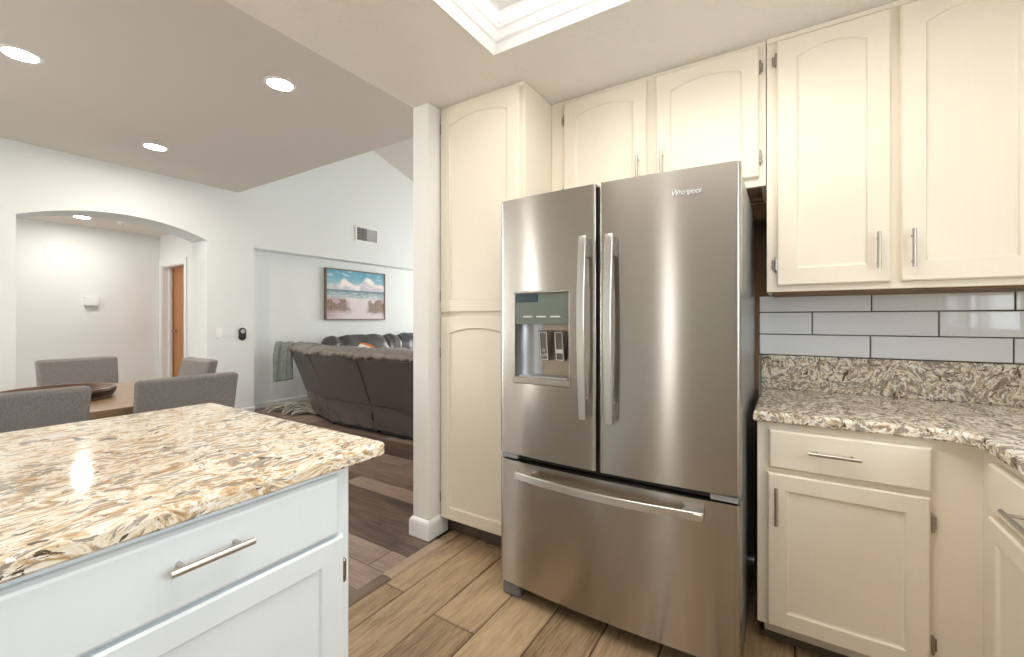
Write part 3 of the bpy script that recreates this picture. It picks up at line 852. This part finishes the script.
t = thing('doorbell_keypad', 'small black oval keypad right of the light switch', 'keypad', (XA, 2.673, .983))
def capsule(rx, rz, x0, x1, zo=0, n=28):
    b = MB(); r = lambda k: [(0, 0)]
    pts = []
    for k in range(n):
        a = 2*PI*k/n; c_, s_ = math.cos(a), math.sin(a)
        pts.append((rx*c_, (rz-rx)*(1 if s_ > 0 else -1)+rx*s_+zo))
    b.loft([[(x0, y, z) for y, z in pts], [(x1*.8, y, z) for y, z in pts], [(x1, y*.9, zo+(z-zo)*.95) for y, z in pts]])
    return b
obj('case', capsule(.041, .076, 0, .022), M['blackplastic'], t, smooth=True, angle=40)
b = MB(); b.cyl((.021, 0, .033), (.025, 0, .033), .026, 24); obj('button', b, M['ventgrey'], t, smooth=True)
t = thing('door_chime', 'white chime box with a grey underside on the hall wall', 'chime box', (-8.19, 1.918, 1.408))
b = MB(); b.box(0, .045, -.075, .075, -.055, .07); obj('cover', b, M['plastic'], t, bevel=.008, seg=3)
b = MB(); b.box(0, .040, -.055, .055, -.080, -.054); obj('grille', b, M['ventgrey'], t, bevel=.004)
t = thing('cover_plate', 'faint white blank cover plate high on the hall wall', 'cover plate', (-8.19, 1.546, 2.08))
b = MB(); b.box(0, .006, -.07, .07, -.05, .05); obj('plate', b, M['plastic'], t, bevel=.002)
for s_ in (-1, 1):
    b = MB(); b.cyl((.006, s_*.05, 0), (.0075, s_*.05, 0), .004, 10); obj('screw', b, M['ventgrey'], t)

t = thing('smoke_detector', 'small white smoke detector on the hall ceiling beyond the arch', 'smoke detector', (-7.378, 2.042, 2.448))
b = MB(); b.lathe([(0, -.035), (.04, -.034), (.052, -.024), (.056, -.012), (.060, 0), (0, 0)], 32); obj('housing', b, M['plastic'], t, smooth=True)
b = MB(); b.lathe([(0, -.038), (.012, -.037), (.014, -.033), (0, -.033)], 20); obj('test_button', b, M['ventgrey'], t, smooth=True)

# ------------------------------------------------------------------ beach painting (artwork colours per face)
py0, py1, pz0, pz1 = 3.919, 5.048, 1.153, 1.937
t = thing('framed_painting', 'beach painting of clouds, waves and a sandy path in a thin wooden frame', 'painting', (NX, (py0+py1)/2, (pz0+pz1)/2))
hw, hh = (py1-py0)/2, (pz1-pz0)/2
b = MB(); d_ = .045; w_ = .018
b.box(.001, d_, -hw, -hw+w_, -hh, hh); b.box(.001, d_, hw-w_, hw, -hh, hh); b.box(.001, d_, -hw+w_, hw-w_, -hh, -hh+w_); b.box(.001, d_, -hw+w_, hw-w_, hh-w_, hh)
obj('frame', b, plain('frame_wood', (.15, .11, .085), .5), t)
nx_, nz_ = 130, 90
b = MB(); cols = []
def fb(u, v, s_, o_=0): return noise.fractal(Vector((u*s_, v*s_, o_)), 1.0, 2.0, 4)
def mixc(a, c, f): f = max(0, min(1, f)); return tuple(x*(1-f)+y*f for x, y in zip(a, c))
def sst(a, c, x): x = max(0, min(1, (x-a)/(c-a))); return x*x*(3-2*x)
def art(u, v):
    n = fb(u, v, 5, 1); n2 = fb(u*1.0, v*1.0, 14, 4)
    if v > .60:
        c = mixc((.30, .52, .60), (.10, .33, .46), sst(.6, 1.0, v)+.2*n)
        top1 = .70+.10*math.exp(-((u-.28)/.10)**2)+.17*math.exp(-((u-.70)/.13)**2)+.05*math.exp(-((u-.93)/.08)**2)+.03*math.exp(-((u-.10)/.06)**2)+.05*n
        cl = sst(.03, -.03, v-top1)
        c = mixc(c, mixc((.52, .52, .58), (.86, .80, .76), sst(-.2, .35, n+(v-top1)*3+.25)), cl)
        cl2 = sst(.15, .45, fb(u*.7, v*2, 6, 9))*sst(.80, .9, v)*.5
        c = mixc(c, (.75, .78, .78), cl2)
    elif v > .43:
        f = (v-.43)/.17
        c = mixc((.36, .48, .50), (.07, .17, .22), f)
        wv = math.sin((v+.006*n2)*190+3*n)
        c = mixc(c, (.78, .78, .74), sst(.55, .95, wv)*(.75 if f < .75 else .25)+sst(.25, .5, n2)*.3*(1-f))
    else:
        c = mixc((.58, .50, .50), (.72, .66, .63), sst(0, .43, v)+.3*n)
        pathw = .10+.30*(1-v/.43)**1.2
        dpt = abs(u-.58-.05*math.sin(v*9))-pathw
        c = mixc((.66, .60, .60), c, sst(-.1, .05, dpt))
        c = mixc(c, (.42, .28, .32), sst(.0, .28, dpt+.1*n)*.8)
        hl = .36+.05*math.sin(u*30)+.09*n2
        g_ = sst(.02, -.02, v-hl)*sst(.42, .34, u+.08*n)*sst(.10, .22, v+.05*n2)
        g2 = sst(.02, -.02, v-hl-.02)*sst(.68, .76, u+.06*n)*sst(.06, .18, v+.05*n2)
        st = .5+.5*math.sin(u*240+8*n2)
        c = mixc(c, mixc((.12, .075, .06), (.34, .24, .17), st), max(g_, g2)*.95)
    return c
for i in range(nx_):
    for j in range(nz_):
        y0_, y1_ = -hw+w_+(2*hw-2*w_)*i/nx_, -hw+w_+(2*hw-2*w_)*(i+1)/nx_
        z0_, z1_ = -hh+w_+(2*hh-2*w_)*j/nz_, -hh+w_+(2*hh-2*w_)*(j+1)/nz_
        b.quad((.036, y0_, z0_), (.036, y1_, z0_), (.036, y1_, z1_), (.036, y0_, z1_)); cols.append(art((i+.5)/nx_, (j+.5)/nz_))
k = NM('painted_canvas'); at = k.node('ShaderNodeAttribute', _attribute_name='artwork'); k.l.new(at.outputs['Color'], k.b.inputs['Base Color']); k.b.inputs['Roughness'].default_value = .6
o = obj('canvas', b, k.m, t, weld=False)
at = o.data.attributes.new('artwork', 'FLOAT_COLOR', 'FACE')
for i, c in enumerate(cols): at.data[i].color = (*c, 1)

# ================================================================== DINING SET
t = thing('dining_table', 'light brown wooden dining table behind the peninsula', 'table', (-3.12, .50, 0))
TX, TY = .52, .67
b = MB(); b.box(-TX, TX, -TY, TY, .715, .75)
o = obj('table_top', b, M['table'], t, bevel=.004)
at = o.data.attributes.new('plank_tone', 'FLOAT_COLOR', 'FACE')
for d_ in at.data: d_.color = (.3, .5, .2, 1)
b = MB(); b.box(-TX+.006, TX-.006, -TY+.006, TY-.006, .702, .714); obj('edge_layer', b, M['tabledark'], t)
b = MB(); b.box(-TX+.015, TX-.015, -TY+.015, TY-.015, .685, .702); b.box(-TX+.08, TX-.08, -TY+.08, TY-.08, .61, .685)
o = obj('apron', b, M['table'], t)
for sy in (-1, 1):
    b = MB(); y_ = sy*.13
    b.loft([[(a*.055, y_+c_*.04, .05) for a, c_ in ((-1, -1), (1, -1), (1, 1), (-1, 1))], [(a*.07, y_+c_*.05, .61) for a, c_ in ((-1, -1), (1, -1), (1, 1), (-1, 1))]])
    obj('leg', b, M['table'], t, bevel=.004)
    b = MB(); b.loft([[(-.11, y_-.05, 0), (.11, y_-.05, 0), (.11, y_+.05, 0), (-.11, y_+.05, 0)], [(-.08, y_-.045, .05), (.08, y_-.045, .05), (.08, y_+.045, .05), (-.08, y_+.045, .05)]]); obj('foot', b, M['table'], t, bevel=.004)

t = thing('round_tray', 'round dark brown wooden tray with an iron band on the dining table', 'tray', (-3.12, .607, .75))
b = MB(); b.lathe([(0, .002), (.195, .0), (.205, .004), (.222, .052), (.221, .056), (.211, .056), (.207, .050), (.192, .012), (.185, .010), (0, .010)], 64); obj('bowl', b, M['traywood'], t, smooth=True)
b = MB(); b.lathe([(.2100, .016), (.2125, .0155), (.2235, .0415), (.2210, .042), (.2100, .016)], 64); obj('iron_band', b, M['iron'], t, smooth=True)

CW = .21
ch = thing('dining_chair', 'grey upholstered dining chair at the peninsula side of the table, right of the pair', 'chair', (-2.72, .932, 0), -PI/2, 'grey dining chairs')
b = MB(); n = 14; rings = []
for k in range(n+1):     # leaning, slightly curved back slab
    z = .44+(.885-.44)*k/n; q = k/n
    yo = .155+.075*q**1.3
    thk = .078-.010*q
    ww = CW-.012*(1-q)
    rings.append([(-ww, yo+.006, z), (-ww*.5, yo, z), (0, yo-.004, z), (ww*.5, yo, z), (ww, yo+.006, z), (ww, yo+thk+.006, z), (ww*.5, yo+thk, z), (0, yo+thk-.002, z), (-ww*.5, yo+thk, z), (-ww, yo+thk+.006, z)])
b.loft(rings)
obj('backrest', b, M['chair'], ch, bevel=.020, seg=4, smooth=True, angle=60)
b = MB(); b.box(-CW, CW, -.27, .17, .365, .47); obj('seat', b, M['chair'], ch, bevel=.022, seg=4, smooth=True, angle=60)
for sx in (-1, 1):
    for yy in (-.24, .19):
        b = MB(); x_ = sx*(CW-.035); lean = .05 if yy > 0 else -.01
        b.loft([[(x_+a*.016, yy+lean+c_*.016, 0) for a, c_ in ((-1, -1), (1, -1), (1, 1), (-1, 1))], [(x_+a*.023, yy+c_*.023, .44 if yy > 0 else .37) for a, c_ in ((-1, -1), (1, -1), (1, 1), (-1, 1))]])
        obj('leg', b, M['tabledark'], ch, bevel=.003)
dup(ch, (-2.72, .365, 0), -PI/2, 'grey upholstered dining chair at the left edge of the photo, its back to the peninsula')
dup(ch, (-4.0, .935, 0), PI/2, 'grey upholstered dining chair on the far side of the table, facing the kitchen')
dup(ch, (-3.50, 1.12, 0), 0, 'tan-lit upholstered dining chair at the end of the table, nearest the arch')

# ================================================================== SOFA
so = thing('sectional_sofa', 'dark brown leather reclining sectional sofa with its back to the kitchen', 'sofa', (-3.5, 3.2, 0))
OX, OY = -3.5, 3.2
def back_unit(x0, x1, T4=None, seed=0):
    """one recliner back: leaning flat panel, puffed head roll, gathered skirt"""
    wd = x1-x0
    def tr(x, y, z):
        v = Vector((x, y, z))
        if T4 is not None: v = T4 @ v
        return (v.x-OX, v.y-OY, v.z)
    # panel: a thin slab leaning towards the kitchen at the top
    b = MB(); g = .006
    pr = [(2.86, .31), (2.845, .36), (2.80, .50), (2.74, .66), (2.685, .785)]
    rings = []
    for xx in [x0+g+(wd-2*g)*k/8 for k in range(9)]:
        u = (xx-x0)/wd
        bow = -.012*(1-(2*u-1)**2)
        rings.append([tr(xx, y+bow, z) for y, z in pr]+[tr(xx, y+.10, z) for y, z in reversed(pr)])
    b.loft(rings); obj('back_panel', b, M['leatherback'], so, bevel=.008, smooth=True, angle=50)
    # head roll
    b = MB(); rings = []; nx = 60; m = 28
    for k in range(nx+1):
        u = k/nx; xx = x0+.002+(wd-.004)*u
        e = min(u, 1-u); pf = .80+.20*min(1, (e/.10))**.5
        ring = []
        for j in range(m):
            a = 2*PI*j/m
            y = 2.81+.150*math.cos(a); z = .805+.075*math.sin(a)*pf+.0
            if math.sin(a) < 0: z = .805+.055*math.sin(a)
            wr = .012*noise.noise(Vector((xx*11+math.cos(a)*1.5+seed, math.sin(a)*1.3, math.cos(a)*1.2)))+.010*noise.noise(Vector((xx*30+math.cos(a)*3+seed*2, math.sin(a)*1.5, 1)))
            sag = .008*math.sin(PI*u)
            ring.append(tr(xx, y+wr*1.2, z+wr+sag))
        rings.append(ring)
    b.loft(rings); obj('head_roll', b, M['leather'], so, smooth=True, angle=80)
    # skirt with soft folds
    b = MB(); rings = []; nx = 30
    for k in range(nx+1):
        u = k/nx; xx = x0+.004+(wd-.008)*u; ring = []
        for (y, z, a) in ((2.872, .312, .0), (2.885, .25, .3), (2.90, .17, .8), (2.915, .09, 1.0), (2.925, .055, 1.0)):
            fo = a*(.022*noise.noise(Vector((xx*7+z*5+seed, z*2, 3)))+.013*math.sin(xx*22+z*26+seed))
            ring.append(tr(xx, y+fo-.008*math.sin(PI*u), z))
        ring += [tr(xx, 3.02, .055), tr(xx, 3.0, .312)]
        rings.append(ring)
    b.loft(rings); obj('skirt', b, M['skirt'], so, smooth=True, angle=50)
    # seat and front of the backrest
    b = MB(); prs = [(2.96, .06), (3.80, .06), (3.88, .12), (3.88, .36), (3.80, .46), (3.25, .44), (3.12, .50), (3.02, .74), (2.95, .80), (2.90, .70)]
    b.loft([[tr(xx, y, z) for y, z in prs] for xx in (x0+.006, x0+.04, (x0+x1)/2, x1-.04, x1-.006)])
    obj('seat', b, M['darkleather'], so, bevel=.03, seg=3, smooth=True, angle=60)
    b = MB(); b.loft([[tr(xx, y, z) for y, z in ((2.97, 0.003), (3.78, .003), (3.78, .06), (2.97, .06))] for xx in (x0+.02, x1-.02)]); obj('base_rail', b, M['black'], so)
back_unit(-4.262, -3.492, seed=1); back_unit(-3.492, -2.722, seed=5); back_unit(-2.722, -1.98, seed=9)
T4 = Matrix.Translation((-4.262, 2.74, 0)) @ Matrix.Rotation(-.30, 4, 'Z') @ Matrix.Translation((4.262, -2.74, 0))
back_unit(-5.0, -4.262, T4, seed=14)
# long run along the niche wall, backrests towards the wall
for k, (y0_, y1_) in enumerate(((3.70, 3.90), (3.90, 4.72), (4.72, 5.01), (5.01, 5.80), (5.80, 6.60))):
    y1_ -= .005
    b = MB(); rings = []; nx = 18; m = 22
    for i in range(nx+1):
        u = i/nx; yy = y0_+(y1_-y0_)*u; e = min(u, 1-u)*(y1_-y0_); pf = .86+.14*min(1, e/.13)**.6
        ring = []
        for j in range(m):
            a = 2*PI*j/m
            x = -5.45+.16*math.cos(a)*(.8+.2*pf); z = .66+.275*math.sin(a)*pf
            wr = .014*noise.noise(Vector((yy*9+k*3, math.cos(a), math.sin(a)*2)))
            ring.append((x+wr-OX, yy-OY, z+wr))
        rings.append(ring)
    b.loft(rings); obj('back_cushion', b, M['darkleather'], so, smooth=True, angle=80)
    b = MB(); b.box(-5.70-OX, -4.75-OX, y0_-OY, y1_-OY, .06, .46); obj('seat', b, M['darkleather'], so, bevel=.03, seg=3, smooth=True)
    b = MB(); b.box(-5.72-OX, -5.54-OX, y0_-OY, y1_-OY, .05, .80); obj('back_frame', b, M['darkleather'], so, bevel=.02)
b = MB(); b.box(-5.70-OX, -4.80-OX, 3.74-OY, 6.55-OY, .003, .06); obj('base_rail', b, M['black'], so)

# throw hanging over the left end of the sofa back
b = MB(); nu, nv = 16, 30; rings = []
A_, B_ = Vector((-5.08, 2.785)), Vector((-4.905, 2.905)); back = Vector((-.55, .83))
for i in range(nu+1):
    u = i/nu; ring = []; q = A_.lerp(B_, u)
    for j in range(nv+1):
        v = j/nv
        if v < .38:
            s_ = 1-v/.38; off = .30*s_; z = .885-.03*s_*s_+.012*math.sin(u*11+s_*4)
        else:
            s_ = (v-.38)/.62; off = -.05*min(1, s_*4)**.7+.02*s_; z = .885-.03*min(1, s_*5)-(.40+.03*(1-u))*s_
        fold = (.016*math.sin(u*13+v*2)+.008*math.sin(u*29+v*5))*(1 if v > .38 else .4)
        pnt = q+back*(off+fold)
        ring.append((pnt.x-.03*(1-u)*max(0, v-.38), pnt.y, z))
    rings.append(ring)
b.loft(rings, closed=False, cap=False)
o = obj('throw_blanket', b, M['throw'], smooth=True, angle=80)
md = o.modifiers.new('thick', 'SOLIDIFY'); md.thickness = .014; md.offset = 0
tag(o, 'grey green throw blanket draped over the left end of the leather sofa', 'blanket')

# heap of fringed cloth on the floor
rnd = random.Random(3)
b = MB()
for k in range(70):
    x0_ = -5.46+.62*rnd.random(); y0_ = 3.0+.30*rnd.random(); ln = .22+.16*rnd.random(); hgt = .03+.11*rnd.random()*(1-abs((x0_+5.15)/.5))
    an = .45+.5*rnd.random()
    pts = []
    for q in range(9):
        s_ = q/8
        pts.append((x0_+ln*math.cos(an)*(s_-.5), y0_+ln*math.sin(an)*(s_-.5), .016+max(.0, hgt)*math.sin(PI*s_)+.006*math.sin(q*2.3+k)))
    b.tube(pts, .008+.005*rnd.random(), 6)
o = obj('fringed_blanket', b, M['rope'], smooth=True, angle=80); tag(o, 'heap of beige grey fringed blanket on the floor left of the sofa', 'blanket')

def pillow(name, loc, rot, w, h, d, mats, label, cat='cushion'):
    b = MB(); n = 14; rings = []
    for s_ in (1, -1):
        for i in range(n):
            for j in range(n):
                P4 = []
                for (a, c_) in ((i, j), (i+1, j), (i+1, j+1), (i, j+1)):
                    u, v = a/n*2-1, c_/n*2-1
                    t_ = d*.5*((1-u**4)*(1-v**4))**.6
                    P4.append((u*w/2*(1-.06*v*v), s_*t_, v*h/2*(1-.06*u*u)))
                b.cur = 1 if (len(mats) > 1 and j < n*.86) else 0
                b.quad(*P4)
    o = obj(name, b, mats, loc=loc, rot=rot, smooth=True, angle=80); tag(o, label, cat); return o
pillow('throw_pillow', (-4.03, 3.20, .725), (-.30, .20, .15), .22, .34, .13, [M['orange'], M['whitefab']], 'orange and white cushion peeking over the sofa back below the painting')
pillow('throw_pillow', (-3.14, 3.20, .715), (-.30, -.1, -.1), .30, .34, .13, [M['orange'], M['whitefab']], 'orange and white cushion half hidden by the white wall end')
